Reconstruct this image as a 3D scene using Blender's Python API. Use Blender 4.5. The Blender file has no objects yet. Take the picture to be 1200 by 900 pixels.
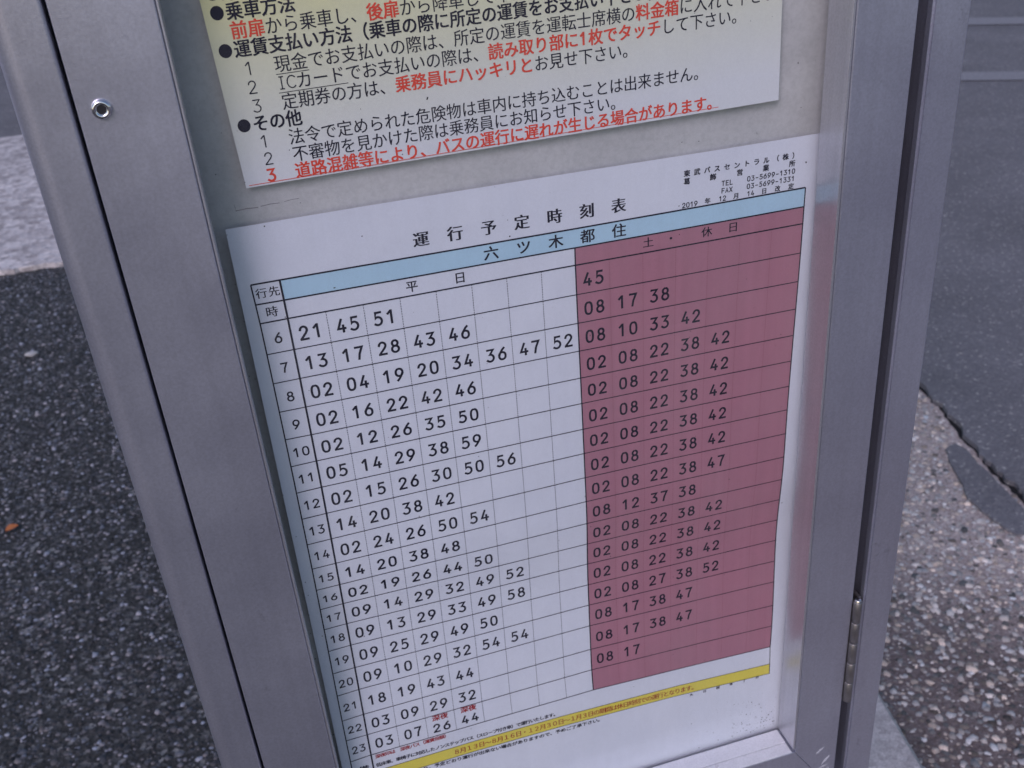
import bpy, bmesh, math, random
import numpy as np
from mathutils import Vector, Matrix

S = bpy.context.scene
COL = S.collection
random.seed(7)
rng = np.random.default_rng(11)

# ------------------------------------------------------------------ camera, world, sun, exposure
ZO = 1.0179                      # height of the timetable's top border above the ground
cam_d = bpy.data.cameras.new('camera'); cam = bpy.data.objects.new('camera', cam_d); COL.objects.link(cam)
r0 = Vector((0.9567888, -0.2828647, -0.0673998)); r1 = Vector((-0.1966046, -0.4585081, -0.8666700)); r2 = Vector((0.2142470, 0.8424713, -0.4943080))
m = Matrix((r0, -r1, -r2)).transposed().to_4x4()
m.translation = Vector((-0.01018, -0.44080, 0.18209 + ZO))
cam.matrix_world = m
cam_d.sensor_width = 36; cam_d.lens = 36.75; cam_d.clip_start = 0.02; cam_d.clip_end = 500
cam_d.dof.use_dof = True; cam_d.dof.focus_distance = 0.47; cam_d.dof.aperture_fstop = 24
S.camera = cam

SUN_EL, SUN_AZ = math.radians(38), math.radians(214)     # azimuth: direction towards the sun, clockwise from +Y
w = bpy.data.worlds.new('World'); S.world = w; w.use_nodes = True
nt = w.node_tree; nt.nodes.clear()
sky = nt.nodes.new('ShaderNodeTexSky'); sky.sky_type = 'NISHITA'; sky.sun_disc = False
sky.sun_elevation = SUN_EL; sky.sun_rotation = SUN_AZ; sky.air_density = 1.0; sky.dust_density = 1.5; sky.ozone_density = 1.5
bg = nt.nodes.new('ShaderNodeBackground'); bg.inputs[1].default_value = 0.1
wo = nt.nodes.new('ShaderNodeOutputWorld')
nt.links.new(sky.outputs[0], bg.inputs[0]); nt.links.new(bg.outputs[0], wo.inputs[0])
sd = bpy.data.lights.new('sun', 'SUN'); sd.energy = 0.9; sd.angle = math.radians(24); sd.color = (0.90, 0.76, 1.0)
sun = bpy.data.objects.new('sun', sd); COL.objects.link(sun)
sv = Vector((math.sin(SUN_AZ)*math.cos(SUN_EL), math.cos(SUN_AZ)*math.cos(SUN_EL), math.sin(SUN_EL)))
sun.rotation_euler = sv.to_track_quat('Z', 'Y').to_euler()
S.view_settings.view_transform = 'Standard'; S.view_settings.look = 'None'; S.view_settings.exposure = 0.34; S.view_settings.gamma = 1

# printed grid of the timetable, millimetres from the top-left of the minutes area
COLX = [[-13.13, -12.77, -12.53, -12.36, -12.24, -12.15, -12.08, -12.04, -12.02, -12.02, -12.05, -12.1, -12.18, -12.28, -12.4, -12.54, -12.69, -12.83, -12.95, -13.03, -13.02], [-0.41, -0.23, -0.1, 0.02, 0.15, 0.28, 0.37, 0.42, 0.43, 0.38, 0.31, 0.22, 0.13, 0.05, -0.03, -0.11, -0.21, -0.34, -0.5, -0.66, -0.72], [138.05, 137.88, 137.81, 137.83, 137.92, 138.03, 138.14, 138.23, 138.31, 138.38, 138.46, 138.57, 138.69, 138.82, 138.9, 138.9, 138.77, 138.5, 138.13, 137.84, 137.99], [259.5, 259.46, 259.46, 259.38, 259.21, 258.97, 258.72, 258.5, 258.37, 258.34, 258.41, 258.57, 258.79, 259.04, 259.27, 259.46, 259.56, 259.56, 259.4, 259.03, 258.34]]
ROWZ = [[-0.1, -9.85, -19.28, -35.11, -50.47, -65.93, -81.4, -97.01, -112.72, -128.78, -145.0, -160.99, -175.8, -190.23, -205.51, -221.92, -238.41, -254.81, -273.51, -288.56, -305.09], [-0.11, -9.97, -19.18, -35.02, -50.34, -65.91, -81.51, -96.72, -112.38, -128.48, -144.71, -160.77, -175.66, -189.82, -205.17, -221.31, -237.87, -253.97, -272.58, -288.11, -303.94], [-0.28, -9.89, -18.86, -34.43, -50.01, -65.63, -81.24, -96.38, -112.19, -127.47, -143.14, -159.15, -174.6, -189.96, -205.32, -221.1, -236.21, -251.55, -269.2, -284.93, -300.86], [0.35, -9.63, -18.67, -34.6, -50.53, -66.34, -81.86, -97.46, -113.21, -128.39, -144.21, -160.18, -176.38, -191.85, -207.74, -223.39, -239.2, -254.99, -273.16, -289.25, -305.81]]
KZ = [400.0, -0.15, -9.88, -18.97, -34.68, -50.15, -65.77, -81.41, -96.61, -112.35, -128.03, -143.96, -159.88, -174.93, -189.86, -205.34, -221.3, -237.07, -252.78, -270.94, -286.62, -302.42, -318.0, -335.0, -352.0, -368.0, -382.0, -400.0]
KY = [0.0, 0.0, 0.0, 0.0, 0.0, 0.0, 0.0, 0.0, 0.0, 0.0, 0.0, 0.0, 0.0, 0.5, 2.0, 3.4, 3.9, 3.5, 2.7, 1.6, 0.6, -0.5, -1.2, -1.9, -2.4, -2.4, -1.3, 0.8]

# ------------------------------------------------------------------ helpers
def link(o, parent=None):
    COL.objects.link(o)
    if parent is not None: o.parent = parent
    return o
def tag(o, label=None, cat=None, group=None, kind=None):
    if label: o['label'] = label
    if cat: o['category'] = cat
    if group: o['group'] = group
    if kind: o['kind'] = kind
    return o
def empty(name, loc):
    o = bpy.data.objects.new(name, None); o.location = loc; o.empty_display_size = .05
    return link(o)
def mesh_obj(name, verts, faces, mat, parent=None, smooth=False):
    me = bpy.data.meshes.new(name); me.from_pydata([tuple(map(float, v)) for v in verts], [], [tuple(f) for f in faces]); me.update()
    if smooth:
        me.polygons.foreach_set('use_smooth', [True]*len(me.polygons))
    if mat: me.materials.append(mat)
    return link(bpy.data.objects.new(name, me), parent)
def box_bm(bm, x0, x1, y0, y1, z0, z1):
    vs = [bm.verts.new((x, y, z)) for x in (x0, x1) for y in (y0, y1) for z in (z0, z1)]
    for f in ((0,1,3,2),(4,6,7,5),(0,4,5,1),(2,3,7,6),(0,2,6,4),(1,5,7,3)):
        bm.faces.new([vs[i] for i in f])
def bm_obj(name, bm, mat, parent=None, bevel=0, seg=2, smooth=False):
    bmesh.ops.recalc_face_normals(bm, faces=bm.faces[:])
    if bevel: bmesh.ops.bevel(bm, geom=bm.edges[:], offset=bevel, segments=seg, affect='EDGES', profile=.5)
    me = bpy.data.meshes.new(name); bm.to_mesh(me); bm.free()
    if smooth:
        me.polygons.foreach_set('use_smooth', [True]*len(me.polygons))
    me.materials.append(mat)
    return link(bpy.data.objects.new(name, me), parent)
def box(name, x0, x1, y0, y1, z0, z1, mat, parent=None, bevel=0.0006, seg=2):
    bm = bmesh.new(); box_bm(bm, x0, x1, y0, y1, z0, z1)
    return bm_obj(name, bm, mat, parent, bevel, seg)
def extrude_z(name, prof, z0, z1, mat, parent=None, cuts=1):
    """prof: closed (x, y) outline, counter-clockwise seen from above"""
    n = len(prof); vs = []; fs = []
    for k in range(cuts + 1):
        z = z0 + (z1 - z0)*k/cuts
        vs += [(x, y, z) for x, y in prof]
    for k in range(cuts):
        for i in range(n):
            j = (i + 1) % n; fs.append((k*n + i, k*n + j, (k+1)*n + j, (k+1)*n + i))
    fs.append(tuple(range(n))[::-1]); fs.append(tuple(cuts*n + i for i in range(n)))
    return mesh_obj(name, vs, fs, mat, parent)
def rounded(x0, x1, y0, y1, r):
    """outline with its own radius at each corner: r = (x0y0, x1y0, x1y1, x0y1)"""
    out = []
    for (cx, cy, a0, rr) in ((x0+r[0], y0+r[0], 180, r[0]), (x1-r[1], y0+r[1], 270, r[1]), (x1-r[2], y1-r[2], 0, r[2]), (x0+r[3], y1-r[3], 90, r[3])):
        n = 14 if rr > .0025 else 4
        for k in range(n + 1):
            a = math.radians(a0 + 90*k/n); out.append((cx + rr*math.cos(a), cy + rr*math.sin(a)))
    return out

# ------------------------------------------------------------------ materials
def newmat(name):
    mt = bpy.data.materials.new(name); mt.use_nodes = True
    t = mt.node_tree; return mt, t, t.nodes['Principled BSDF']
def N(t, typ, **kw):
    n = t.nodes.new(typ)
    for k, v in kw.items():
        if k in n.inputs.keys() if hasattr(n.inputs, 'keys') else False: n.inputs[k].default_value = v
        else: setattr(n, k, v)
    return n
def coords(t, scale=(1,1,1)):
    tc = N(t, 'ShaderNodeTexCoord'); mp = N(t, 'ShaderNodeMapping'); mp.inputs['Scale'].default_value = scale
    t.links.new(tc.outputs['Object'], mp.inputs['Vector']); return mp.outputs[0]
def noise(t, vec, scale, detail=4, rough=.6):
    n = N(t, 'ShaderNodeTexNoise'); n.inputs['Scale'].default_value = scale; n.inputs['Detail'].default_value = detail; n.inputs['Roughness'].default_value = rough
    t.links.new(vec, n.inputs['Vector']); return n.outputs['Fac']
def ramp(t, fac, stops):
    r = N(t, 'ShaderNodeValToRGB'); e = r.color_ramp.elements
    while len(e) < len(stops): e.new(.5)
    for q, (p, c) in zip(e, stops):
        q.position = p; q.color = (c, c, c, 1) if isinstance(c, (int, float)) else (*c, 1)
    t.links.new(fac, r.inputs[0]); return r.outputs[0]
def mul(t, a, b):
    n = N(t, 'ShaderNodeMix'); n.data_type = 'RGBA'; n.blend_type = 'MULTIPLY'; n.inputs[0].default_value = 1
    t.links.new(a, n.inputs[6])
    if isinstance(b, tuple): n.inputs[7].default_value = (*b, 1)
    else: t.links.new(b, n.inputs[7])
    return n.outputs[2]
def mixc(t, fac, a, b):
    n = N(t, 'ShaderNodeMix'); n.data_type = 'RGBA'
    t.links.new(fac, n.inputs[0])
    for i, v in ((6, a), (7, b)):
        if isinstance(v, tuple): n.inputs[i].default_value = (*v, 1)
        else: t.links.new(v, n.inputs[i])
    return n.outputs[2]
def bump(t, p, h, strength, dist):
    b = N(t, 'ShaderNodeBump'); b.inputs['Strength'].default_value = strength; b.inputs['Distance'].default_value = dist
    t.links.new(h, b.inputs['Height']); t.links.new(b.outputs[0], p.inputs['Normal'])

def metal(name, col, metallic, rough, streak=.06):
    mt, t, p = newmat(name)
    fine = noise(t, coords(t), 900, 2); st = noise(t, coords(t, (260, 260, 5)), 1, 3); big = noise(t, coords(t), 14, 4)
    c = mul(t, ramp(t, fine, [(.3, 1-.14), (.7, 1.0)]), col)
    c = mul(t, c, ramp(t, st, [(.3, 1-streak), (.7, 1.0)]))
    c = mul(t, c, ramp(t, big, [(.3, (.91, .91, .92)), (.7, (1, 1, 1))]))
    dirt = noise(t, coords(t), 55, 6, .7)
    c = mul(t, c, ramp(t, dirt, [(.66, (1, 1, 1)), (.74, (.72, .72, .74))]))
    t.links.new(c, p.inputs['Base Color'])
    p.inputs['Metallic'].default_value = metallic
    r = ramp(t, big, [(.3, rough-.05), (.7, rough+.07)]); t.links.new(r, p.inputs['Roughness'])
    bump(t, p, fine, .12, .0003)
    return mt
M_ALU = metal('brushed_aluminium', (.62, .63, .74), .80, .34, .06)
M_LEDGE = metal('mill_aluminium', (.64, .64, .69), .75, .36, .10)
M_SILL = metal('lit_sill_aluminium', (.86, .86, .90), .25, .32, .08)  # paler bead metal: light from above on the ledge is put into the colour
M_SCUFF, _, p = newmat('scuff'); p.inputs['Base Color'].default_value = (.50, .50, .56, 1); p.inputs['Roughness'].default_value = .6
M_CHROME, _, p = newmat('polished_steel'); p.inputs['Base Color'].default_value = (.75, .74, .76, 1); p.inputs['Metallic'].default_value = 1; p.inputs['Roughness'].default_value = .16
M_HINGE = metal('hinge_steel', (.30, .28, .28), .8, .35)
M_DARK, _, p = newmat('dark_recess'); p.inputs['Base Color'].default_value = (.012, .012, .015, 1); p.inputs['Roughness'].default_value = .7

def paper_mat(name, col, rough=.5, spot=.9):
    mt, t, p = newmat(name)
    a = noise(t, coords(t), 700, 3); b = noise(t, coords(t), 9, 4); d = noise(t, coords(t), 260, 3, .7)
    c = mul(t, ramp(t, a, [(.3, .95), (.7, 1.0)]), col)
    c = mul(t, c, ramp(t, b, [(.35, (.95, .955, .97)), (.65, (1, 1, 1))]))
    c = mul(t, c, ramp(t, d, [(.72, (1, 1, 1)), (.78, (spot, spot, spot))]))
    c = mul(t, c, ramp(t, noise(t, coords(t, (150, 1, 2)), 1, 3), [(.3, .90 if spot < .85 else .975), (.7, 1.0)]))
    bump(t, p, noise(t, coords(t), 34, 3, .5), .22, .004)
    t.links.new(c, p.inputs['Base Color']); p.inputs['Roughness'].default_value = rough
    return mt, t, p
M_PAPER = paper_mat('white_paper', (.75, .775, .86))[0]
M_BLUE = paper_mat('blue_print', (.47, .69, .84))[0]
M_RED = paper_mat('pink_red_print', (.455, .20, .262), spot=.8)[0]
M_YELLOW = paper_mat('yellow_print', (.80, .68, .10))[0]
def ink(name, col):
    mt, t, p = newmat(name); p.inputs['Roughness'].default_value = .6; p.inputs['Specular IOR Level'].default_value = .15
    a = noise(t, coords(t), 2500, 2)
    t.links.new(mul(t, ramp(t, a, [(.2, .75), (.8, 1.25)]), col), p.inputs['Base Color']); return mt
M_INK = ink('black_ink', (.012, .012, .028)); M_INKR = ink('red_ink', (.74, .075, .045)); M_INKD = ink('dark_red_ink', (.34, .022, .03))
M_DOT = ink('grey_ink', (.05, .05, .09)); M_DOTR = ink('faint_ink', (.30, .11, .15)); M_GRIME = ink('grime', (.20, .20, .21)); M_PINK = ink('pale_red_ink', (.80, .25, .24))
# notice: pale card whose print runs from yellow at the top to near white
M_NOTICE, t, p = newmat('notice_card')
tc = N(t, 'ShaderNodeTexCoord'); sx = N(t, 'ShaderNodeSeparateXYZ'); t.links.new(tc.outputs['Object'], sx.inputs[0])
ma = N(t, 'ShaderNodeMath', operation='MULTIPLY_ADD'); t.links.new(sx.outputs['X'], ma.inputs[0]); ma.inputs[1].default_value = -.06; t.links.new(sx.outputs['Z'], ma.inputs[2])
nz = noise(t, coords(t), 30, 3); mb = N(t, 'ShaderNodeMath', operation='MULTIPLY_ADD'); t.links.new(nz, mb.inputs[0]); mb.inputs[1].default_value = .012; t.links.new(ma.outputs[0], mb.inputs[2])
mr = N(t, 'ShaderNodeMapRange'); t.links.new(mb.outputs[0], mr.inputs[0]); mr.inputs[1].default_value = .050; mr.inputs[2].default_value = .132
g = ramp(t, mr.outputs[0], [(0, (.74, .76, .80)), (.35, (.73, .745, .67)), (.72, (.73, .73, .50)), (1, (.75, .72, .36))])
t.links.new(mul(t, g, ramp(t, noise(t, coords(t), 700, 3), [(.3, .95), (.7, 1.0)])), p.inputs['Base Color']); p.inputs['Roughness'].default_value = .42
# backing board: pale grey-green, stained
M_BOARD, t, p = newmat('stained_backing')
c = ramp(t, noise(t, coords(t, (1, 1, 2.2)), 16, 6, .65), [(.3, (.49, .49, .495)), (.55, (.56, .56, .565)), (.75, (.60, .60, .605))])
c = mul(t, c, ramp(t, noise(t, coords(t), 420, 4, .7), [(.3, .86), (.6, 1.0)]))
c = mul(t, c, ramp(t, noise(t, coords(t), 120, 5, .8), [(.68, 1.0), (.76, .6)]))
t.links.new(c, p.inputs['Base Color']); p.inputs['Roughness'].default_value = .55
# clear pane
M_PANE = bpy.data.materials.new('clear_pane'); M_PANE.use_nodes = True; t = M_PANE.node_tree; t.nodes.clear()
o_ = N(t, 'ShaderNodeOutputMaterial'); mx = N(t, 'ShaderNodeMixShader'); tr = N(t, 'ShaderNodeBsdfTransparent'); gl = N(t, 'ShaderNodeBsdfGlossy'); fr = N(t, 'ShaderNodeLayerWeight'); pw = N(t, 'ShaderNodeMath', operation='POWER'); fm = N(t, 'ShaderNodeMath', operation='MULTIPLY_ADD')
tr.inputs[0].default_value = (.985, .99, .99, 1); gl.inputs['Roughness'].default_value = .06; fr.inputs[0].default_value = .5; pw.inputs[1].default_value = 5; fm.inputs[1].default_value = .96; fm.inputs[2].default_value = .022
t.links.new(fr.outputs['Facing'], pw.inputs[0]); t.links.new(pw.outputs[0], fm.inputs[0]); t.links.new(fm.outputs[0], mx.inputs[0]); t.links.new(tr.outputs[0], mx.inputs[1]); t.links.new(gl.outputs[0], mx.inputs[2]); df = N(t, 'ShaderNodeBsdfDiffuse'); df.inputs[0].default_value = (.7, .7, .7, 1); m2 = N(t, 'ShaderNodeMixShader')
t.links.new(ramp(t, noise(t, coords(t, (1, 1, .45)), 22, 7, .7), [(.35, .0), (.75, .035)]), m2.inputs[0]); t.links.new(mx.outputs[0], m2.inputs[1]); t.links.new(df.outputs[0], m2.inputs[2])
t.links.new(m2.outputs[0], o_.inputs[0])

# ------------------------------------------------------------------ the paper's shape and print grid (millimetres)
kz = np.array(KZ); ky = np.array(KY)
o = np.argsort(kz); kz, ky = kz[o], ky[o]
zz = np.linspace(-400, 400, 1601); yy = np.interp(zz, kz, ky)
ker = np.exp(-.5*(np.arange(-40, 41)/16.)**2); ker /= ker.sum(); yy = np.convolve(np.pad(yy, 40, 'edge'), ker, 'valid')
def ysheet(X, Z):          # mm: small random swell as well
    return np.interp(Z, zz, yy) + .18*np.sin(X*.021 + Z*.013) + .10*np.sin(X*.05 - Z*.031 + 1.)
CX = np.array(COLX); RZ = np.array(ROWZ); UC = np.array([-12.4, 0., 138.4, 259.])
RR = np.arange(21.)
def tmap(U, r):
    """print position on the table (U mm across, r rows down) -> X, Z in mm"""
    U = np.asarray(U, float); r = np.asarray(r, float)
    xs = [np.interp(r, RR, CX[i]) for i in range(4)]; zs = [np.interp(r, RR, RZ[i]) for i in range(4)]
    ex = np.clip(r - 20, 0, None)*15.6
    k = np.clip(np.searchsorted(UC, U, side='right') - 1, 0, 2)
    f = (U - UC[k])/(UC[k+1] - UC[k])
    X = np.choose(k, xs[:3])*(1-f) + np.choose(k, xs[1:])*f
    Z = np.choose(k, zs[:3])*(1-f) + np.choose(k, zs[1:])*f - ex
    return X, Z

class Print:
    """flat print collected as 2-D polygons, lifted a hair off the sheet it is printed on"""
    def __init__(s): s.v = []; s.f = []
    def add(s, XZ, faces, lift=.12):
        b = len(s.v); s.v += [(x, z, lift) for x, z in XZ]; s.f += [tuple(b + i for i in f) for f in faces]
    def build(s, name, mat, parent, yf):
        if not s.v: return None
        a = np.array(s.v); y = yf(a[:, 0], a[:, 1]) - a[:, 2]
        P = np.stack([a[:, 0], y, a[:, 1]], 1)/1000
        return mesh_obj(name, P, s.f, mat, parent)
def strip(p, pts, w, lift=.12, fn=None, n=1):
    """line of width w (mm) through pts, cut into n pieces per leg"""
    q = []
    for a, b in zip(pts[:-1], pts[1:]):
        for k in range(n): q.append((a[0] + (b[0]-a[0])*k/n, a[1] + (b[1]-a[1])*k/n))
    q.append(pts[-1])
    q = np.array(q, float)
    if fn is not None: q = np.stack(fn(q[:, 0], q[:, 1]), 1)
    d = np.diff(q, axis=0); d /= np.maximum(np.linalg.norm(d, axis=1), 1e-9)[:, None]
    nn = np.stack([-d[:, 1], d[:, 0]], 1)
    nv = np.vstack([nn[:1], nn[:-1] + nn[1:], nn[-1:]]); 
    L = np.linalg.norm(nv, axis=1); L[L < .3] = .3; nv /= L[:, None]
    k = np.ones(len(q)); k[1:-1] = 1/np.clip((nv[1:-1]*nn[:-1]).sum(1), .55, 1)
    off = nv*(w/2*k)[:, None]
    V = [tuple(x) for x in np.vstack([q + off, q - off])]; m_ = len(q)
    p.add(V, [(i, m_ + i, m_ + i + 1, i + 1) for i in range(m_ - 1)], lift)
def fill(p, U0, U1, r0, r1, fn, nx=12, nr=None, lift=.06):
    nr = nr or max(1, int(math.ceil(abs(r1 - r0)*3)))
    us = np.linspace(U0, U1, nx + 1); rs = np.linspace(r0, r1, nr + 1)
    A, B = np.meshgrid(us, rs); X, Z = fn(A.ravel(), B.ravel())
    p.add(list(zip(X, Z)), [(j*(nx+1)+i, (j+1)*(nx+1)+i, (j+1)*(nx+1)+i+1, j*(nx+1)+i+1) for j in range(nr) for i in range(nx)], lift)

# glyph outlines from Blender's built-in font
_g = {}
def glyph(ch, bold=0.):
    if (ch, bold) not in _g:
        c = bpy.data.curves.new('glyph', 'FONT'); c.body = ch; c.size = 1; c.resolution_u = 3; c.offset = bold
        o = bpy.data.objects.new('glyph', c); COL.objects.link(o)
        dg = bpy.context.evaluated_depsgraph_get(); me = bpy.data.meshes.new_from_object(o.evaluated_get(dg))
        v = np.array([(a.co.x, a.co.y) for a in me.vertices]) if len(me.vertices) else np.zeros((0, 2))
        f = [tuple(q.vertices) for q in me.polygons]
        COL.objects.unlink(o); bpy.data.objects.remove(o); bpy.data.curves.remove(c); bpy.data.meshes.remove(me)
        _g[(ch, bold)] = (v, f)
    return _g[(ch, bold)]
def put(p, ch, cx, cz, w, h=None, bold=0., rot=0., lift=.12, mincho=0.):
    """one character centred at (cx, cz), em box w by h mm"""
    h = h or w
    if ch in ' 　': return
    v, f = glyph(ch, 0.)
    if not len(v): return
    bo = bold*w
    offs = [(0, 0)]
    if mincho: offs = [(-mincho, 0), (0, 0), (mincho, 0)]
    elif bo > 0: offs = [(0, 0), (-bo, -bo*.6), (bo, bo*.6), (-bo, bo*.6), (bo, -bo*.6)] if bo > .08 else [(-bo, 0), (bo, 0)]
    q = np.stack([(v[:, 0] - .5)*w, (v[:, 1] - .365)*h], 1)
    c, s_ = math.cos(rot), math.sin(rot)
    for k, (dx, dz_) in enumerate(offs):
        X = cx + (q[:, 0] + dx)*c - (q[:, 1] + dz_)*s_; Z = cz + (q[:, 0] + dx)*s_ + (q[:, 1] + dz_)*c
        p.add(list(zip(X, Z)), f, lift + .012*k)

def arc(cx, cy, rx, ry, a0, a1, n=12, pw=1.):
    out = []
    for k in range(n + 1):
        a = math.radians(a0 + (a1 - a0)*k/n); c, s_ = math.cos(a), math.sin(a)
        out.append((cx + rx*math.copysign(abs(c)**pw, c), cy + ry*math.copysign(abs(s_)**pw, s_)))
    return out
six = [(.80, 1.0), (.52, .84), (.22, .60), (.05, .38)] + arc(.5, .31, .49, .31, 170, 520, 18, .9)
DIG = {
 '0': [arc(.5, .5, .5, .5, 90, 450, 20, .78)],
 '1': [[(.10, .76), (.50, .98), (.58, .98), (.58, 0)]],
 '2': [[(.02, .74)] + arc(.49, .73, .46, .27, 165, -20, 10) + [(.72, .46), (.02, .03), (.02, 0), (1, 0)]],
 '3': [[(.04, 1), (.94, 1), (.42, .60)] + arc(.45, .30, .53, .30, 80, -125, 12) + [(0, .12)]],
 '4': [[(.56, 1), (.02, .27), (1.04, .27)], [(.74, .52), (.74, 0)]],
 '5': [[(.92, 1), (.20, 1), (.12, .55)] + arc(.44, .32, .55, .32, 118, -125, 13) + [(.0, .10)]],
 '6': [six], '7': [[(0, 1), (.98, 1), (.55, .45), (.40, 0)]],
 '8': [arc(.5, .76, .40, .235, 90, 450, 16), arc(.5, .265, .49, .265, 90, 450, 18)],
 '9': [[(1-x, 1-y) for x, y in six]],
 'T': [[(0, 1), (1, 1)], [(.5, 1), (.5, 0)]], 'E': [[(1, 1), (.1, 1), (.1, 0), (1, 0)], [(.1, .52), (.85, .52)]],
 'L': [[(.1, 1), (.1, 0), (1, 0)]], 'F': [[(1, 1), (.1, 1), (.1, 0)], [(.1, .5), (.85, .5)]],
 'A': [[(0, 0), (.5, 1), (1, 0)], [(.2, .33), (.8, .33)]], 'X': [[(0, 1), (1, 0)], [(0, 0), (1, 1)]],
 'C': [arc(.55, .5, .5, .5, 45, 315, 14)], 'I': [[(.5, 1), (.5, 0)], [(.2, 1), (.8, 1)], [(.2, 0), (.8, 0)]],
 '-': [[(.1, .45), (.9, .45)]],
}
def digit(p, ch, u, r, w, h, stroke, fn, lift=.12):
    """stroke-drawn figure, its centre line box w by h centred at (u, r) and mapped by fn"""
    for k, pl in enumerate(DIG[ch]):
        pts = [(u + (x - .5)*w, r - (y - .5)*h) for x, y in pl]
        q = np.array(pts, float)
        # extend open ends a little, as rounded pen ends
        if np.hypot(*(q[0] - q[-1])) > 1e-6:
            for a, b in ((0, 1), (-1, -2)):
                d = q[a] - q[b]; m_ = math.hypot(d[0], d[1]*(15.6 if fn is tmap else 1)) or 1
                q[a] = q[a] + d/m_*stroke*.35
        X = np.stack(fn(q[:, 0], q[:, 1]), 1)
        strip(p, [tuple(x) for x in X], stroke, lift + .012*k)
flat = lambda U, r: (U, -r)          # r given as -Z

# ------------------------------------------------------------------ timetable sheet
sheet = empty('timetable_sheet', (0, 0, ZO))
tag(sheet, 'white bus timetable sheet with blue heading band and red holiday columns, behind the lower pane', 'timetable')
nx, nz_ = 40, 170
xs = np.linspace(-18.6, 273, nx + 1); zs = np.linspace(27.0, -391, nz_ + 1)
A, B = np.meshgrid(xs, zs); A = A + (B + 100)*-.0009*(A < 0)
P = np.stack([A.ravel(), ysheet(A.ravel(), B.ravel()), B.ravel() + .2*np.sin(A.ravel()*.02)*(B.ravel() > 26)], 1)/1000
F = [(j*(nx+1)+i, (j+1)*(nx+1)+i, (j+1)*(nx+1)+i+1, j*(nx+1)+i+1) for j in range(nz_) for i in range(nx)]
mesh_obj('paper', P, F, M_PAPER, sheet, smooth=True)

CW = 17.3                                  # a minutes column
# tinted fields
p = Print(); fill(p, 0, 259, 0, 1, tmap, 40); p.build('blue_band', M_BLUE, sheet, ysheet)
p = Print(); fill(p, 138.4, 259, 1, 20, tmap, 24); p.build('red_field', M_RED, sheet, ysheet)
# footer band
def foot(U, k):      # k: 0 top edge, 1 lower edge of the yellow band
    U = np.asarray(U, float); k = np.asarray(k, float)
    top = np.interp(U, [-13, 0, 60, 118, 190, 259], [-318.4, -317.4, -315.6, -314.9, -316.8, -320.2])
    return U*1.0, top - k*8.2 + k*.00*U
p = Print(); fill(p, 0, 258.6, 0, 1, foot, 40, 3); p.build('yellow_band', M_YELLOW, sheet, ysheet)
# ruled lines
p = Print()
for r, wd in [(0, .78), (1, .72), (2, .70)] + [(k, .50) for k in range(3, 20)] + [(20, .55)]:
    u0 = -12.4 if r != 1 else -12.4
    strip(p, [(-12.4, r), (0, r), (138.4, r), (259, r)], wd, .20, tmap, 14)
for u, r0_, r1_, wd in ((-12.4, 0, 21.2, .62), (0, 0, 21.25, .92), (138.4, 1, 20, .66), (259, 0, 20, .62)):
    strip(p, [(u, r0_), (u, r1_)], wd, .225, tmap, 63)
X0, Z0 = tmap(259, 20); strip(p, [(float(X0), float(Z0)), (258.6, -328.4)], .45, .225)
strip(p, [(0, 0), (259, 0)], .36, .21, foot, 40); strip(p, [(0, 1), (259, 1)], .36, .21, foot, 40)
p.build('ruled_line', M_INK, sheet, ysheet)
# dotted column rules
p = Print(); q_ = Print()
for k in range(1, 8):
    for j in range(18*12):
        a = 2 + j/12; strip(p, [(k*CW, a), (k*CW, a + .055)], .30, .16, tmap)
    if k < 7:
        for j in range(18*12):
            a = 2 + j/12; strip(q_, [(138.4 + k*17.23, a), (138.4 + k*17.23, a + .05)], .24, .16, tmap)
p.build('dotted_rule', M_DOT, sheet, ysheet); q_.build('faint_rule', M_DOTR, sheet, ysheet)

WEEK = {6: '21 45 51', 7: '13 17 28 43 46', 8: '02 04 19 20 34 36 47 52', 9: '02 16 22 42 46', 10: '02 12 26 35 50', 11: '05 14 29 38 59',
 12: '02 15 26 30 50 56', 13: '14 20 38 42', 14: '02 24 26 50 54', 15: '14 20 38 48', 16: '02 19 26 44 50', 17: '09 14 29 32 49 52',
 18: '09 13 29 33 49 58', 19: '09 25 29 49 50', 20: '09 10 29 32 54 54', 21: '18 19 43 44', 22: '03 09 29 32', 23: '03 07 26 44'}
HOL = {6: '45', 7: '08 17 38', 8: '08 10 33 42', 9: '02 08 22 38 42', 10: '02 08 22 38 42', 11: '02 08 22 38 42', 12: '02 08 22 38 42', 13: '02 08 22 38 42',
 14: '02 08 22 38 47', 15: '08 12 37 38', 16: '02 08 22 38 42', 17: '02 08 22 38 42', 18: '02 08 22 38 42', 19: '02 08 27 38 52', 20: '08 17 38 47',
 21: '08 17 38 47', 22: '08 17'}
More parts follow.
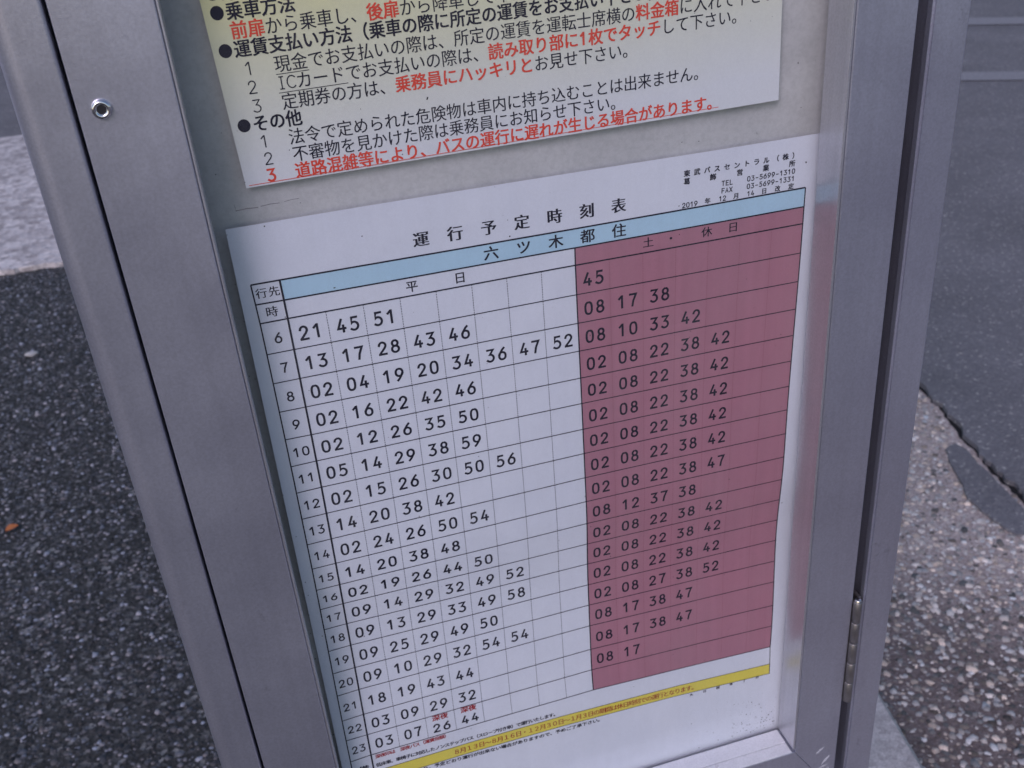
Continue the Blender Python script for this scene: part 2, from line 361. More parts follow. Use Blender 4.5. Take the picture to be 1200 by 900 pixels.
for hh in range(6, 24):
    r = 2 + (hh - 6) + .54
    dh = .405 if hh != 21 else .34
    p = Print(); s_ = str(hh)
    us = [-5.9] if len(s_) == 1 else [-8.5, -4.0]
    for ch, u in zip(s_, us): digit(p, ch, u, r, 2.7, dh*.74, .82, tmap)
    p.build('hour_figure', M_INK, sheet, ysheet)
    for tab, u0, cw in ((WEEK, 0, CW), (HOL, 138.4, 17.23)):
        if hh not in tab: continue
        for k, mm in enumerate(tab[hh].split()):
            p = Print()
            rr = r + (.10 if (hh == 23 and k in (2, 3) and tab is WEEK) else 0)
            dd = dh*(.86 if (hh == 23 and k in (2, 3) and tab is WEEK) else 1)
            for ch, fx in zip(mm, (.34, .69)): digit(p, ch, u0 + (k + fx)*cw, rr, 3.35, dd, 1.12, tmap)
            p.build('minute_figure', M_INK, sheet, ysheet)
            if hh == 23 and k in (2, 3) and tab is WEEK:
                p = Print()
                for ch, fx in zip('深夜', (.36, .64)):
                    X_, Z_ = tmap(u0 + (k + fx)*cw, 19.15); put(p, ch, float(X_), float(Z_), 5.0, 4.6, .03)
                p.build('night_mark', M_INKD, sheet, ysheet)

def line(chars, xs, z, w, mat, name, parent, yf, h=None, bold=0., mincho=0., slope=0., lift=.12, own=None):
    p = own or Print()
    for ch, x in zip(chars, xs): put(p, ch, x, z + slope*(x - xs[0]), w, h, bold, math.atan(slope), lift, mincho)
    if own is None: p.build(name, mat, parent, yf)
lin = lambda a, b, n: [a + (b - a)*k/(n - 1) for k in range(n)]
line('運行予定時刻表', lin(64.7, 160.5, 7), 7.5, 7.6, M_INK, 'title_text', sheet, ysheet, mincho=.26, bold=.006)
line('六ツ木都住', lin(96.8, 160.4, 5), -5.0, 7.6, M_INK, 'destination_text', sheet, ysheet, h=7.2, bold=.016, lift=.2)
line('平日', [57.9, 80.9], -14.5, 6.0, M_INK, 'column_heading', sheet, ysheet, bold=.014)
line('土・休日', [175.4, 187.3, 206.4, 220.6], -13.7, 6.0, M_INK, 'column_heading', sheet, ysheet, h=5.6, bold=.012, lift=.2)
line('行先', [-9.3, -3.7], -4.9, 5.2, M_INK, 'column_heading', sheet, ysheet, bold=.014)
line('時', [-6.4], -14.5, 5.6, M_INK, 'column_heading', sheet, ysheet, bold=.014)
line('東武バスセントラル（株）', lin(195.3, 252.6, 12), 17.8, 3.4, M_INK, 'address_text', sheet, ysheet, bold=.03)
line('葛飾営業所', [195.3, 208.9, 223, 237, 251.2], 13.9, 3.4, M_INK, 'address_text', sheet, ysheet, bold=.03)
line('年月日改定', [206.4, 221.6, 236.7, 244.0, 251.4], 2.3, 3.1, M_INK, 'address_text', sheet, ysheet, bold=.03)
p = Print()
def small(txt, x0, pitch, z, w=1.35, h=2.3, st=.46, own=p):
    for k, ch in enumerate(txt):
        if ch != ' ': digit(own, ch, x0 + k*pitch, -z, w, h, st, flat)
small('TEL', 214.4, 2.1, 9.8); small('FAX', 214.4, 2.1, 6.1)
small('03-5699-1310', 228.0, 2.2, 9.9); small('03-5699-1331', 228.0, 2.2, 6.1)
small('2019', 193.9, 2.1, 2.0); small('12', 213.2, 2.1, 2.2); small('14', 228.3, 2.1, 2.3)
p.build('number_text', M_INK, sheet, ysheet)
# the notes under the table
line('深夜印は　深夜バス（運賃倍額）', lin(3.0, 44.9, 15), -306.4, 3.3, M_INKD, 'note_text', sheet, ysheet, h=3.2, bold=.03, slope=.028)
s_ = '低床車、車椅子に対応したノンステップバス（スロープ付き車）で運行いたします。'
line(s_, lin(2.6, 113, len(s_)), -313.1, 3.3, M_INK, 'note_text', sheet, ysheet, h=3.2, bold=.03, slope=.011)
s_ = '８月１３日～８月１６日・１２月３０日～１月３日の期間は休日時刻での運行となります。'
p = Print()
for k, (ch, x) in enumerate(zip(s_, lin(49.6, 205.6, len(s_)))):
    X_, Z_ = foot(x, .52); put(p, ch, float(X_), float(Z_), 4.4, 4.6, .016, -.01, .2)
p.build('note_text', M_INKD, sheet, ysheet)
s_ = '道路混雑等により、予定どおり運行が出来ない場合がありますので、予めご了承下さい。'
line(s_, lin(5, 141.5, len(s_)), -326.6, 3.6, M_INK, 'note_text', sheet, ysheet, h=3.2, bold=.03)
line('大日回本丁日', lin(203.4, 249.8, 6), -327.6, 2.4, M_INK, 'note_text', sheet, ysheet, h=2.2, bold=.04, slope=-.02, lift=.24)
line('備', [-6.2], -313.5, 6.5, M_INK, 'column_heading', sheet, ysheet, h=5.5, bold=.02)

# ------------------------------------------------------------------ notice above it
notice = empty('riding_notice', (0, 0, ZO))
tag(notice, 'pale yellow notice with black and red riding instructions above the timetable sheet', 'notice')
def ynot(X, Z): return 1.4 + .25*np.sin(np.asarray(X)*.022 + .5) + .12*np.sin(np.asarray(Z)*.05) - .0*np.asarray(X)
gx = np.linspace(0, 1, 31); gz = np.linspace(0, 1, 21)
V = []
for b in gz:
    for a in gx:
        bl = (-6.7, 42.8); br = (242.6, 45.7); tl = (-15.2, 240.); tr_ = (237.5, 243.)
        X = (1-b)*((1-a)*bl[0] + a*br[0]) + b*((1-a)*tl[0] + a*tr_[0]); Z = (1-b)*((1-a)*bl[1] + a*br[1]) + b*((1-a)*tl[1] + a*tr_[1])
        V.append((X/1000, float(ynot(X, Z))/1000, Z/1000))
n0 = len(V); V += [(x, y + .0009, z) for x, y, z in V]
F = [(j*31+i, j*31+i+1, (j+1)*31+i+1, (j+1)*31+i) for j in range(20) for i in range(30)]
F += [tuple(n0 + k for k in f[::-1]) for f in F]
ring = [i for i in range(31)] + [j*31+30 for j in range(1, 21)] + [20*31+i for i in range(29, -1, -1)] + [j*31 for j in range(19, 0, -1)]
F += [(ring[(k+1) % len(ring)], ring[k], n0 + ring[k], n0 + ring[(k+1) % len(ring)]) for k in range(len(ring))]
mesh_obj('card', V, F, M_NOTICE, notice)
NP = 6.815; SL = .0125; NL = 7.39
NOTE = [('b', '乗車方法', 2.1, 113.8), ('p', '[前扉]から乗車し、[後扉]から降車して下さい。', 2.5, 106.5), ('b', '運賃支払い方法（乗車の際に所定の運賃をお支払い下さい）', 2.5, 99.3),
 ('1', '現金でお支払いの際は、所定の運賃を運転士席横の[料金箱]に入れて下さい。', 17.0, 91.6), ('2', '|カードでお支払いの際は、[読み取り部に1枚でタッチ]して下さい。', 17.0, 84.1),
 ('3', '定期券の方は、[乗務員にハッキリと]お見せ下さい。', 17.4, 76.4), ('b', 'その他', 4.2, 69.1), ('1', '法令で定められた危険物は車内に持ち込むことは出来ません。', 17.7, 61.6),
 ('2', '不審物を見かけた際は乗務員にお知らせ下さい。', 18.1, 54.2), ('r', '[道路混雑等により、バスの運行に遅れが生じる場合があります。]', 18.0, 47.0),
 ('b', '路線バスのご利用', 1.6, 121.2), ('p', 'いつもご乗車いただきありがとうございます。', 2.4, 129.0)]
for kind, txt, x0, z0 in NOTE:
    pk = Print(); pr = Print(); x = x0; red = False
    Zat = lambda X: z0 + SL*(X - x0)
    if kind == 'b':
        put(pk, '●', -4.2 + (x0 - 2.1)*.9, Zat(-4.4), 6.9, 7.2)
    if kind in '123':
        digit(pk, kind, x0 - 13.4, -Zat(x0 - 13.4), 2.9, 4.9, .5, flat)
    if kind == 'r': digit(pr, '3', x0 - 13.4, -Zat(x0 - 13.4), 2.9, 4.9, .95, flat)
    xu = x0
    for ch in txt:
        if ch == '[': red = True; continue
        if ch == ']': red = False; continue
        if ch == '|':
            digit(pk, 'I', x - 1.6, -Zat(x), 2.6, 4.9, .5, flat); digit(pk, 'C', x + 2.4, -Zat(x), 3.8, 4.9, .5, flat); x += 7.6; continue
        if ch == '1':
            digit(pr, '1', x - 1.4, -Zat(x), 2.4, 4.9, 1.0, flat); x += 4.4; continue
        bold = .022 if (red or kind == 'b') else .006
        put(pr if red else pk, ch, x, Zat(x) , 6.85, 7.3, bold, math.atan(SL)); x += NP
    if txt.startswith('現金'): strip(pk, [(x0 - 3.2, z0 - 3.95), (x0 + 10.3, z0 - 3.8)], .3)
    if txt.startswith('|'): strip(pk, [(x0 - 3.4, z0 - 3.95), (x0 + 25.4, z0 - 3.6)], .3)
    pk.build('notice_text', M_INK, notice, ynot); pr.build('red_text', M_INKR, notice, ynot)
p = Print(); strip(p, [(-5.3, 43.75), (211.4, 46.8)], .28); p.build('underline', M_INKR, notice, ynot)

# ------------------------------------------------------------------ display case
case = empty('bus_stop_display_case', (.12, 0, ZO - .1)); case.rotation_euler = (0, -.0105, 0)
tag(case, 'upright silver aluminium bus stop display case with hinged glazed door', 'display case')
def X_(x): return x - .12
def Z_(z): return z + .1
FY, BY = -.025, -.0045
zt, zb = .66, -.4305
# posts (body of the case), down into the base block
LEG = -ZO + .112
extrude_z('case_post', [(X_(x), y) for x, y in rounded(-.0812, -.0609, FY, .06, (.0078, .0013, .002, .003))], Z_(LEG), Z_(.70), M_ALU, case)
prof = [(.3080, -.0205), (.3042, -.0205), (.3042, -.0238), (.3052, -.0238), (.3054, FY)] + rounded(.3054, .3238, FY, .06, (.0001, .0010, .003, .002))[5:-5] + [(.3040, .06), (.3040, .045), (.3080, .045)]
extrude_z('case_post', [(X_(x), y) for x, y in prof], Z_(LEG), Z_(.70), M_ALU, case)
box('back_panel', X_(-.0607), X_(.3036), .052, .0585, Z_(-.458), Z_(.70), M_ALU, case)
box('case_rail', X_(-.0607), X_(.3036), -.0235, .0515, Z_(-.458), Z_(-.4325), M_ALU, case)
box('case_rail', X_(-.0607), X_(.3036), -.0235, .0515, Z_(.664), Z_(.70), M_ALU, case)
box('backing_board', X_(-.056), X_(.292), .0062, .009, Z_(-.425), Z_(.655), M_BOARD, case, .0003, 1)
# door: stiles and rails, mitred
def stile(name, xo, xi, mat_front):
    # outer edge xo, inner edge xi, mitred 45 degrees at both ends towards the inside
    s = 1 if xi > xo else -1; wid = abs(xi - xo); bm = bmesh.new()
    V = []
    for y in (FY, BY):
        V.append([bm.verts.new((X_(a), y, Z_(b))) for a, b in ((xo, zb), (xi, zin_b), (xi, zin_t), (xo, zt))])
    a, b = V
    bm.faces.new(a if s > 0 else a[::-1]); bm.faces.new(b[::-1] if s > 0 else b)
    for i in range(4):
        j = (i + 1) % 4; bm.faces.new([a[j], a[i], b[i], b[j]] if s > 0 else [a[i], a[j], b[j], b[i]])
    return bm_obj(name, bm, mat_front, case, .0006, 3)
zin_b, zin_t = -.3828, .612
ls = stile('door_stile', -.0594, -.0232, M_ALU); rs_ = stile('door_stile', .2962, .2652, M_ALU)
def rail(zo, zi, s):
    bm = bmesh.new(); V = []
    for y in (FY + .0002, BY):
        V.append([bm.verts.new((X_(a), y, Z_(b))) for a, b in ((-.0590, zo), (.2958, zo), (.2648, zi), (-.0228, zi))])
    a, b = V
    bm.faces.new(a); bm.faces.new(b[::-1])
    for i in range(4):
        j = (i + 1) % 4; bm.faces.new([a[j], a[i], b[i], b[j]])
    return bm_obj('door_rail', bm, M_ALU, case, .0004, 2)
rail(zb, zin_b + .0004, 1); rail(zt, zin_t - .0004, -1)
# glazing beads on the inner faces of the opening; sill pair coloured as lit from above
box('glazing_bead', X_(-.0222), X_(.2628), -.0160, -.0047, Z_(-.3824), Z_(-.3812), M_SILL, case, .0002, 1)
box('glazing_bead', X_(-.0222), X_(.2628), -.0247, -.0163, Z_(-.3824), Z_(-.3815), M_SILL, case, .0002, 1)
box('glazing_bead', X_(.2636), X_(.2650), -.0246, -.0047, Z_(-.3800), Z_(.610), M_LEDGE, case, .0002, 1)
box('glazing_bead', X_(-.0230), X_(-.0220), -.0243, -.0047, Z_(-.3800), Z_(.610), M_LEDGE, case, .0002, 1)
box('door_pane', X_(-.045), X_(.285), -.0043, -.0031, Z_(-.40), Z_(.63), M_PANE, case, 0)
# screw in the left stile
bm = bmesh.new(); prof = [(0, -.0004), (.0012, -.0004), (.00165, -.0013), (.0022, -.0020), (.0030, -.0021), (.0036, -.0012), (.0038, 0)]
n = 28; rings = []
for rr, yy_ in prof: rings.append([bm.verts.new((rr*math.cos(2*math.pi*k/n), yy_, rr*math.sin(2*math.pi*k/n))) for k in range(n)] if rr else None)
for a, b in zip(rings[1:-1], rings[2:]):
    for k in range(n): bm.faces.new([a[k], a[(k+1) % n], b[(k+1) % n], b[k]])
sc = bm_obj('door_screw', bm, M_CHROME, case, smooth=True); sc.location = (X_(-.0506), FY, Z_(.0911))
bm = bmesh.new(); vs = [bm.verts.new((.0021*math.cos(math.pi*k/3), -.0013, .0021*math.sin(math.pi*k/3))) for k in range(6)]; bm.faces.new(vs)
ws = [bm.verts.new((.0021*math.cos(math.pi*k/3), .0006, .0021*math.sin(math.pi*k/3))) for k in range(6)]; bm.faces.new(ws[::-1])
for k in range(6): bm.faces.new([vs[k], vs[(k+1) % 6], ws[(k+1) % 6], ws[k]])
so = bm_obj('hex_socket', bm, M_DARK, sc)
# hinge in the right-hand gap
hx, hy, hz0, hz1 = .2990, -.0262, -.3455, -.2615
hb = bmesh.new(); box_bm(hb, X_(.2964), X_(.2978), -.0235, -.0075, Z_(hz0), Z_(hz1)); box_bm(hb, X_(.3010), X_(.3030), -.0235, -.0075, Z_(hz0), Z_(hz1))
hinge = bm_obj('hinge', hb, M_HINGE, case, .0002, 1)
def cyl(name, x, y, z0, z1, r, mat, parent, n=20, cap=.0003):
    vs = []; fs = []; lv = [(z0, r - cap), (z0 + cap, r), (z1 - cap, r), (z1, r - cap)]
    for z, q in lv: vs += [(x + q*math.cos(2*math.pi*k/n), y + q*math.sin(2*math.pi*k/n), z) for k in range(n)]
    for l in range(3):
        for k in range(n): fs.append((l*n+k, l*n+(k+1) % n, (l+1)*n+(k+1) % n, (l+1)*n+k))
    fs.append(tuple(range(n))[::-1]); fs.append(tuple(3*n + k for k in range(n)))
    o = mesh_obj(name, vs, fs, mat, parent, smooth=True); return o
for k in range(5):
    a = hz0 + (hz1 - hz0)*k/5 + .0002; b = hz0 + (hz1 - hz0)*(k + 1)/5 - .0002
    cyl('hinge_knuckle', X_(hx), hy, Z_(a), Z_(b), .0027, M_HINGE, hinge)
cyl('hinge_pin', X_(hx), hy, Z_(hz0 - .0006), Z_(hz1 + .0012), .0019, M_CHROME, hinge)
# specks of dirt on the pane
V = []; F = []
def speck(x, z, s):
    b = len(V); n = random.randint(4, 6); a0 = random.random()*6; el = random.uniform(.4, 1); an = random.random()*3
    for k in range(n):
        a = a0 + 2*math.pi*k/n; rr = s*random.uniform(.6, 1.1); u, v = rr*math.cos(a), rr*math.sin(a)*el
        V.append((X_(x + u*math.cos(an) - v*math.sin(an)), -.00435, Z_(z + u*math.sin(an) + v*math.cos(an))))
    F.append(tuple(range(b, b + n)))
for k in range(230): speck(random.uniform(-.018, .26), random.uniform(-.375, .2), random.choice([.00015, .0002, .0003, .00045]))
for k in range(150):
    u = abs(random.gauss(0, .022)); v = abs(random.gauss(0, .018)); speck(.2605 - u, -.3765 + v, random.choice([.0002, .0003, .0005]))
for k in range(30): speck(random.uniform(-.0215, -.017), random.uniform(-.37, .05), random.choice([.0002, .0003, .0005]))
for x, z, s in ((.0755, .0715, .0009), (.250, .062, .0006), (.251, .110, .0004), (.2575, .0135, .0008), (.0005, -.006, .0006), (.0235, -.0055, .0007)): speck(x, z, s)
o = mesh_obj('dirt_specks', V, F, M_DARK, case); o['kind'] = 'stuff'

p = Print()
for a, b, wd in (((-11.5, 37.1), (-2, 37.0), .5), ((-1, 37.3), (7, 37.4), .35), ((9, 37.6), (15.5, 37.9), .25), ((-11.2, 37.0), (-11.6, 40), .15)):
    strip(p, [a, ((a[0]+b[0])/2, (a[1]+b[1])/2 + .25), b], wd, 0)
o = p.build('grime_streaks', M_GRIME, case, lambda X, Z: 0*X - 4.36)
o.data.transform(Matrix.Translation((-.12, 0, .1))); o['kind'] = 'stuff'
V = []; F = []
def smear(x, z, a, l, wd):
    b = len(V); n = 7
    for k in range(n + 1):
        t_ = k/n - .5; ww = wd*(1 - (2*t_)**2)*random.uniform(.5, 1.2) + .00003; cx, cz = x + l*t_*math.cos(a), z + l*t_*math.sin(a)
        V.append((X_(cx - ww*math.sin(a)), FY - .00004, Z_(cz + ww*math.cos(a)))); V.append((X_(cx + ww*math.sin(a)), FY - .00004, Z_(cz - ww*math.cos(a))))
    for k in range(n): F.append((b + 2*k, b + 2*k + 1, b + 2*k + 3, b + 2*k + 2))
for x, z, a, l, wd in ((.2835, -.388, .7, .008, .0010), (.2885, -.399, .9, .010, .0012), (.2870, -.4045, .2, .009, .0008), (.2905, -.409, 1.2, .006, .0010), (.2790, -.405, .1, .007, .0005),):
    smear(x, z, a, l, wd)
o = mesh_obj('scuff_marks', V, F, M_SCUFF, case); o['kind'] = 'stuff'

# ------------------------------------------------------------------ ground
def ground_mat(name, cols, sc, bstr=.5, rough=.85, dirt=None):
    mt, t, p = newmat(name)
    v = N(t, 'ShaderNodeTexVoronoi'); v.inputs['Scale'].default_value = sc; t.links.new(coords(t), v.inputs['Vector'])
    hs = N(t, 'ShaderNodeSeparateColor'); t.links.new(v.outputs['Color'], hs.inputs[0])
    c = ramp(t, hs.outputs[0], cols)
    c = mul(t, c, ramp(t, noise(t, coords(t), 3.0, 5), [(.3, .80), (.7, 1.08)]))
    c = mul(t, c, ramp(t, noise(t, coords(t), sc*3, 2), [(.3, .75), (.7, 1.15)]))
    t.links.new(c, p.inputs['Base Color']); p.inputs['Roughness'].default_value = rough; p.inputs['Specular IOR Level'].default_value = .25
    bump(t, p, v.outputs['Distance'], bstr, .004); return mt
G_ASPH = ground_mat('coarse_asphalt', [(0, .028), (.75, .062), (.92, .12), (1, .26)], 130)
G_ROAD = ground_mat('worn_road_asphalt', [(0, (.165, .158, .172)), (.6, (.198, .190, .205)), (.95, (.245, .235, .245)), (1, (.46, .44, .42))], 200, .45)
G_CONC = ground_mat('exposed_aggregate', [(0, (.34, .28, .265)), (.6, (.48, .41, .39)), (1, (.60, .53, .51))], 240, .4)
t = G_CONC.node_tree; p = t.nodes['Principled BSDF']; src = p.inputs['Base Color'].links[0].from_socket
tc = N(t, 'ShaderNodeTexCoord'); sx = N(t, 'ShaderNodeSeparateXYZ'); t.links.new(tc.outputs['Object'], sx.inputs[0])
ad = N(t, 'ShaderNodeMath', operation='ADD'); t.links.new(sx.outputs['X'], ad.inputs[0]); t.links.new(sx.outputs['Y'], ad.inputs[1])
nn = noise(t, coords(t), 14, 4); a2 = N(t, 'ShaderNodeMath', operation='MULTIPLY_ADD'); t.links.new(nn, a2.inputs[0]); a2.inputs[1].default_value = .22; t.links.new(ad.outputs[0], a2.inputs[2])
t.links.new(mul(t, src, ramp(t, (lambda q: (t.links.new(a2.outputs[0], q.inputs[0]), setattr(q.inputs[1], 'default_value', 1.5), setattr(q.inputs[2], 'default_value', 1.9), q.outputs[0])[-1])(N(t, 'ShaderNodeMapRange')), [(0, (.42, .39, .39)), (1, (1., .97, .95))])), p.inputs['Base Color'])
G_STRIP = ground_mat('pale_concrete', [(0, (.38, .34, .34)), (.5, (.58, .53, .53)), (1, (.78, .72, .71))], 38, 1.0)
G_BASE = ground_mat('base_concrete', [(0, (.42, .385, .38)), (1, (.58, .54, .53))], 120, .12)
G_TAR, _, p = newmat('tar_crack'); p.inputs['Base Color'].default_value = (.012, .011, .012, 1); p.inputs['Roughness'].default_value = .8

def poly(name, pts, z, mat, thick=.0, kind='structure'):
    bm = bmesh.new(); vs = [bm.verts.new((x, y, z)) for x, y in pts]; f = bm.faces.new(vs); f.normal_update()
    if f.normal.z < 0: f.normal_flip()
    if thick:
        ws = [bm.verts.new((x, y, z - thick)) for x, y in pts]
        for k in range(len(pts)):
            j = (k + 1) % len(pts); bm.faces.new([vs[k], ws[k], ws[j], vs[j]])
    bmesh.ops.triangulate(bm, faces=[q for q in bm.faces if len(q.verts) > 4]); bmesh.ops.recalc_face_normals(bm, faces=bm.faces[:])
    me = bpy.data.meshes.new(name); bm.to_mesh(me); bm.free(); me.materials.append(mat)
    o = link(bpy.data.objects.new(name, me))
    if kind: o['kind'] = kind
    return o
def jag(a, b, n, amp, seed):
    r = random.Random(seed); out = []
    for k in range(n):
        t_ = k/n; out.append((a[0] + (b[0]-a[0])*t_ + r.uniform(-amp, amp), a[1] + (b[1]-a[1])*t_ + r.uniform(-amp, amp)))
    return out
poly('pavement', [(-60, -60), (60, -60), (60, 60), (-60, 60)], 0, G_ASPH)
crack = [(1.322, 1.224), (1.317, 1.186), (1.312, 1.142), (1.301, 1.092), (1.284, 1.029), (1.273, .967), (1.264, .925), (1.256, .874), (1.252, .837), (1.248, .799)]
fine = []
rr_ = random.Random(5)
for a, b in zip(crack[:-1], crack[1:]):
    for k in range(4): fine.append((a[0] + (b[0]-a[0])*k/4 + rr_.uniform(-.0035, .0035), a[1] + (b[1]-a[1])*k/4))
edge = jag((1.45, 2.6), (1.322, 1.224), 60, .004, 3) + fine + jag((1.248, .799), (1.15, -2.0), 90, .004, 4) + [(1.15, -2.0), (1.15, -14)]
# kerb strip of exposed-aggregate concrete beside the road, and the road beyond the open joint
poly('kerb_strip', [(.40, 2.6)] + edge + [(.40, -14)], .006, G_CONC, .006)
rgt = [(x + .010 + .004*math.sin(y*31) + .003*math.sin(y*83 + 1), y) for x, y in edge]
poly('road', rgt + [(60, -14), (60, 60), (-60, 60), (-60, 4.58), (-.95, 4.58), (1.0, 4.58), (1.46, 3.9)], .012, G_ROAD, .012)
jn = poly('joint', [(x - .004, y) for x, y in edge] + [(x + .004, y) for x, y in rgt[::-1]], .0015, G_TAR)
poly('concrete_strip', [(-30, 2.877), (-2, 2.872)] + jag((-1.2, 2.880), (-.3, 2.874), 40, .008, 8) + [(.9, 2.877), (.9, 4.55), (-.90, 4.574), (-30, 4.58)], .016, G_STRIP, .016)
patch = [(1.226, .995), (1.255, 1.008), (1.262, .980), (1.250, .934), (1.245, .882), (1.240, .831), (1.232, .786), (1.217, .728), (1.194, .711), (1.172, .727), (1.164, .762), (1.161, .803), (1.164, .843), (1.188, .907), (1.209, .961)]
sm = []
for k in range(len(patch)):
    a, b = patch[k], patch[(k+1) % len(patch)]
    for q in range(3): sm.append((a[0] + (b[0]-a[0])*q/3 + rr_.uniform(-.002, .002), a[1] + (b[1]-a[1])*q/3 + rr_.uniform(-.002, .002)))
tag(poly('asphalt_patch', sm, .0125, G_ROAD, .006, None), 'long dark blob of asphalt spilt on the pale kerb strip beside the road joint', 'asphalt patch')
# worn white lines on the road
M_LINE, t, p = newmat('worn_road_paint')
wn = noise(t, coords(t), 60, 6, .75)
t.links.new(mixc(t, ramp(t, wn, [(.32, 0.), (.80, 1.)]), (.195, .187, .202), (.34, .33, .35)), p.inputs['Base Color']); p.inputs['Roughness'].default_value = .8
def band(a, b, w_, z):
    d = Vector((b[0]-a[0], b[1]-a[1])).normalized(); n_ = Vector((-d.y, d.x))*w_/2
    return poly('road_marking', [(a[0]-n_.x, a[1]-n_.y), (b[0]-n_.x, b[1]-n_.y), (b[0]+n_.x, b[1]+n_.y), (a[0]+n_.x, a[1]+n_.y)], z, M_LINE)
band((2.6, 3.57), (5.2, 2.10), .14, .016); band((3.1, 4.59), (5.8, 2.95), .17, .016)

# loose and embedded stones: real geometry, one mesh each
ICO = None
def stones(name, x0, x1, y0, y1, sp, r_lo, r_hi, zb_, colf, keep=None, flat_=.55):
    global ICO
    xs = np.arange(x0, x1, sp); ys = np.arange(y0, y1, sp)
    A, B = np.meshgrid(xs, ys); A = A.ravel() + rng.uniform(-.5, .5, A.size)*sp; B = B.ravel() + rng.uniform(-.5, .5, B.size)*sp
    if keep is not None:
        k = keep(A, B); A, B = A[k], B[k]
    n = len(A)
    base = np.array([(1, 0, 0), (.31, .95, 0), (-.81, .59, 0), (-.81, -.59, 0), (.31, -.95, 0), (.45, .25, .8), (-.35, .45, .85), (-.15, -.5, .8)])
    tri = np.array([(0, 1, 5), (1, 6, 5), (1, 2, 6), (2, 3, 6), (3, 7, 6), (3, 4, 7), (4, 5, 7), (4, 0, 5), (5, 6, 7)])
    R_ = rng.uniform(r_lo, r_hi, n)*rng.choice([.7, 1, 1, 1.25], n)
    P = base[None] * (1 + rng.uniform(-.28, .28, (n, 8, 1))) + rng.uniform(-.12, .12, (n, 8, 3))*np.array([1, 1, .6])
    el = rng.uniform(.6, 1.2, n); an = rng.uniform(0, 6.283, n)
    x = P[:, :, 0]; y = P[:, :, 1]*el[:, None]; c, s_ = np.cos(an)[:, None], np.sin(an)[:, None]
    W = np.stack([A[:, None] + (x*c - y*s_)*R_[:, None], B[:, None] + (x*s_ + y*c)*R_[:, None], zb_ - .0012 + P[:, :, 2]*R_[:, None]*flat_*rng.uniform(.4, 1.5, n)[:, None]], 2)
    me = bpy.data.meshes.new(name); nv = n*8; nf = n*9
    me.vertices.add(nv); me.vertices.foreach_set('co', W.reshape(-1).astype(np.float32))
    T = (tri[None] + (np.arange(n)*8)[:, None, None]).reshape(-1)
    me.loops.add(nf*3); me.loops.foreach_set('vertex_index', T.astype(np.int32))
    me.polygons.add(nf); me.polygons.foreach_set('loop_start', np.arange(0, nf*3, 3, dtype=np.int32)); me.polygons.foreach_set('loop_total', np.full(nf, 3, dtype=np.int32))
    me.update(calc_edges=True)
    ca = me.color_attributes.new('tone', 'FLOAT_COLOR', 'POINT')
    cc = np.repeat(colf(A, B, n), 8, axis=0); cc = np.concatenate([cc, np.ones((nv, 1))], 1)
    ca.data.foreach_set('color', cc.reshape(-1).astype(np.float32))
    me.materials.append(M_STONE); o = link(bpy.data.objects.new(name, me)); o['kind'] = 'stuff'; return o
M_STONE, t, p = newmat('stone_chips')
at = N(t, 'ShaderNodeAttribute', attribute_name='tone')
t.links.new(mul(t, at.outputs['Color'], ramp(t, noise(t, coords(t), 500, 3), [(.3, .7), (.7, 1.15)])), p.inputs['Base Color']); p.inputs['Roughness'].default_value = .6
def col_asph(A, B, n):
    g = rng.lognormal(math.log(.068), 1.0, n); hi = rng.random(n) < .05; g[hi] = rng.uniform(.16, .36, hi.sum()); g = np.clip(g, .008, .4)
    h = rng.uniform(-.10, .10, n); return np.stack([g*(1.0 + h), g*.98, g*(1.10 - h)], 1)
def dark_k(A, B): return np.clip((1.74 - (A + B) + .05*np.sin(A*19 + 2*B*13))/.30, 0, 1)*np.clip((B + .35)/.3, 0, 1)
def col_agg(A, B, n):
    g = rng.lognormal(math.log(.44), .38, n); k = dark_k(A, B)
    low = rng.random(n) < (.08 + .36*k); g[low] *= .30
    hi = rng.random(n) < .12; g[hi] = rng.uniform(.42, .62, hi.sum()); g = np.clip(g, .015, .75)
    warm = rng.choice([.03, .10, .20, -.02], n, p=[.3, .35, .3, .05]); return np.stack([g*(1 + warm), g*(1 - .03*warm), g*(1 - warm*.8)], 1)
inbase = lambda A, B: (A > -.20) & (A < .70) & (B > -.34) & (B < .55)
o = stones('asphalt_chips', -1.75, .40, .30, 2.872, .0070, .0026, .0058, .0, col_asph, lambda A, B: ~inbase(A, B)); tag(o, 'dark coarse stone chips in the asphalt of the pavement', 'asphalt chips')
ex = np.array([e[1] for e in edge][::-1]); ey = np.array([e[0] for e in edge][::-1])
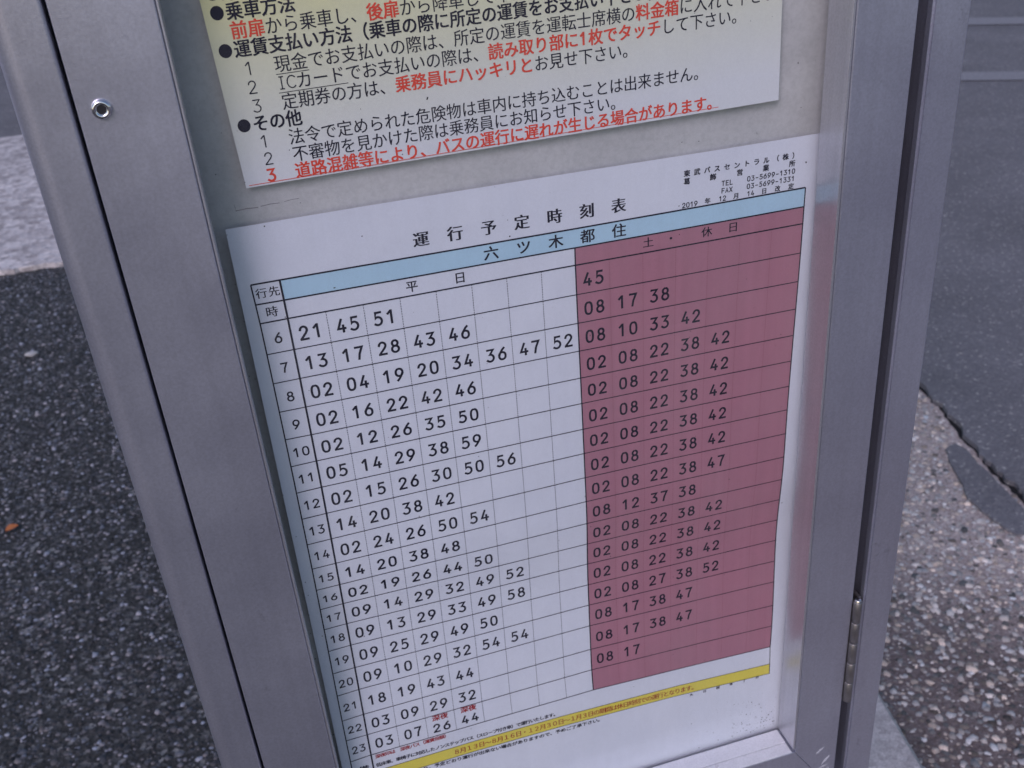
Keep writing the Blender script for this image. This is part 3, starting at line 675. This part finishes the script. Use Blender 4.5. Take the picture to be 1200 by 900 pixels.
o = stones('pale_aggregate', .405, 1.33, -.6, 2.4, .0084, .0034, .0072, .006, col_agg, lambda A, B: (A < np.interp(B, ex, ey) - .006) & ~inbase(A, B)); tag(o, 'pale pebbles set in the concrete kerb strip', 'aggregate')

# concrete base block of the stand
bm = bmesh.new(); vs = []
for z, g in ((.0, .0), (.105, 0.0), (.12, -.012)):
    vs.append([bm.verts.new((x, y, z)) for x, y in ((-.16 - g, -.32 - g), (.577 + g, -.32 - g), (.700 + g, .52 + g), (-.16 - g, .52 + g))])
for a, b in zip(vs[:-1], vs[1:]):
    for k in range(4): bm.faces.new([a[k], a[(k+1) % 4], b[(k+1) % 4], b[k]])
bm.faces.new(vs[-1]); bm.faces.new(vs[0][::-1])
tag(bm_obj('concrete_base', bm, G_BASE, None), 'smooth pale concrete foot block under the display case', 'base block')

# small things lying on the asphalt
M_LEAF, _, p = newmat('dry_leaf'); p.inputs['Base Color'].default_value = (.50, .16, .05, 1); p.inputs['Roughness'].default_value = .6
def leaf(name, x, y, s, rot, mat, label, cat):
    V = []; F = []; n = 6
    for k in range(n + 1):
        t_ = k/n; wv = s*.36*math.sin(math.pi*t_)**.8 + .0002
        for d in (-1, 0, 1):
            V.append((s*(t_ - .5), d*wv, .006 + .0035*math.sin(t_*3) + (.0028*abs(d))))
    for k in range(n):
        for d in range(2): a = k*3 + d; F.append((a, a + 3, a + 4, a + 1))
    o = mesh_obj(name, V, F, mat, smooth=True); o.location = (x, y, 0); o.rotation_euler = (0, 0, rot); tag(o, label, cat); return o
leaf('dry_leaf', -.565, 1.433, .026, .5, M_LEAF, 'tiny curled orange leaf lying on the dark asphalt left of the case', 'leaf')
M_PEB, _, p = newmat('white_pebble'); p.inputs['Base Color'].default_value = (.45, .43, .43, 1)
bm = bmesh.new(); bmesh.ops.create_icosphere(bm, subdivisions=2, radius=.014)
for v in bm.verts: v.co = Vector((v.co.x*1.2, v.co.y*.8, v.co.z*.45))*random.uniform(.82, 1.12)
pb = bm_obj('white_pebble', bm, M_PEB); pb.location = (-.609, 2.244, .006); tag(pb, 'small white pebble on the dark asphalt left of the case', 'pebble')
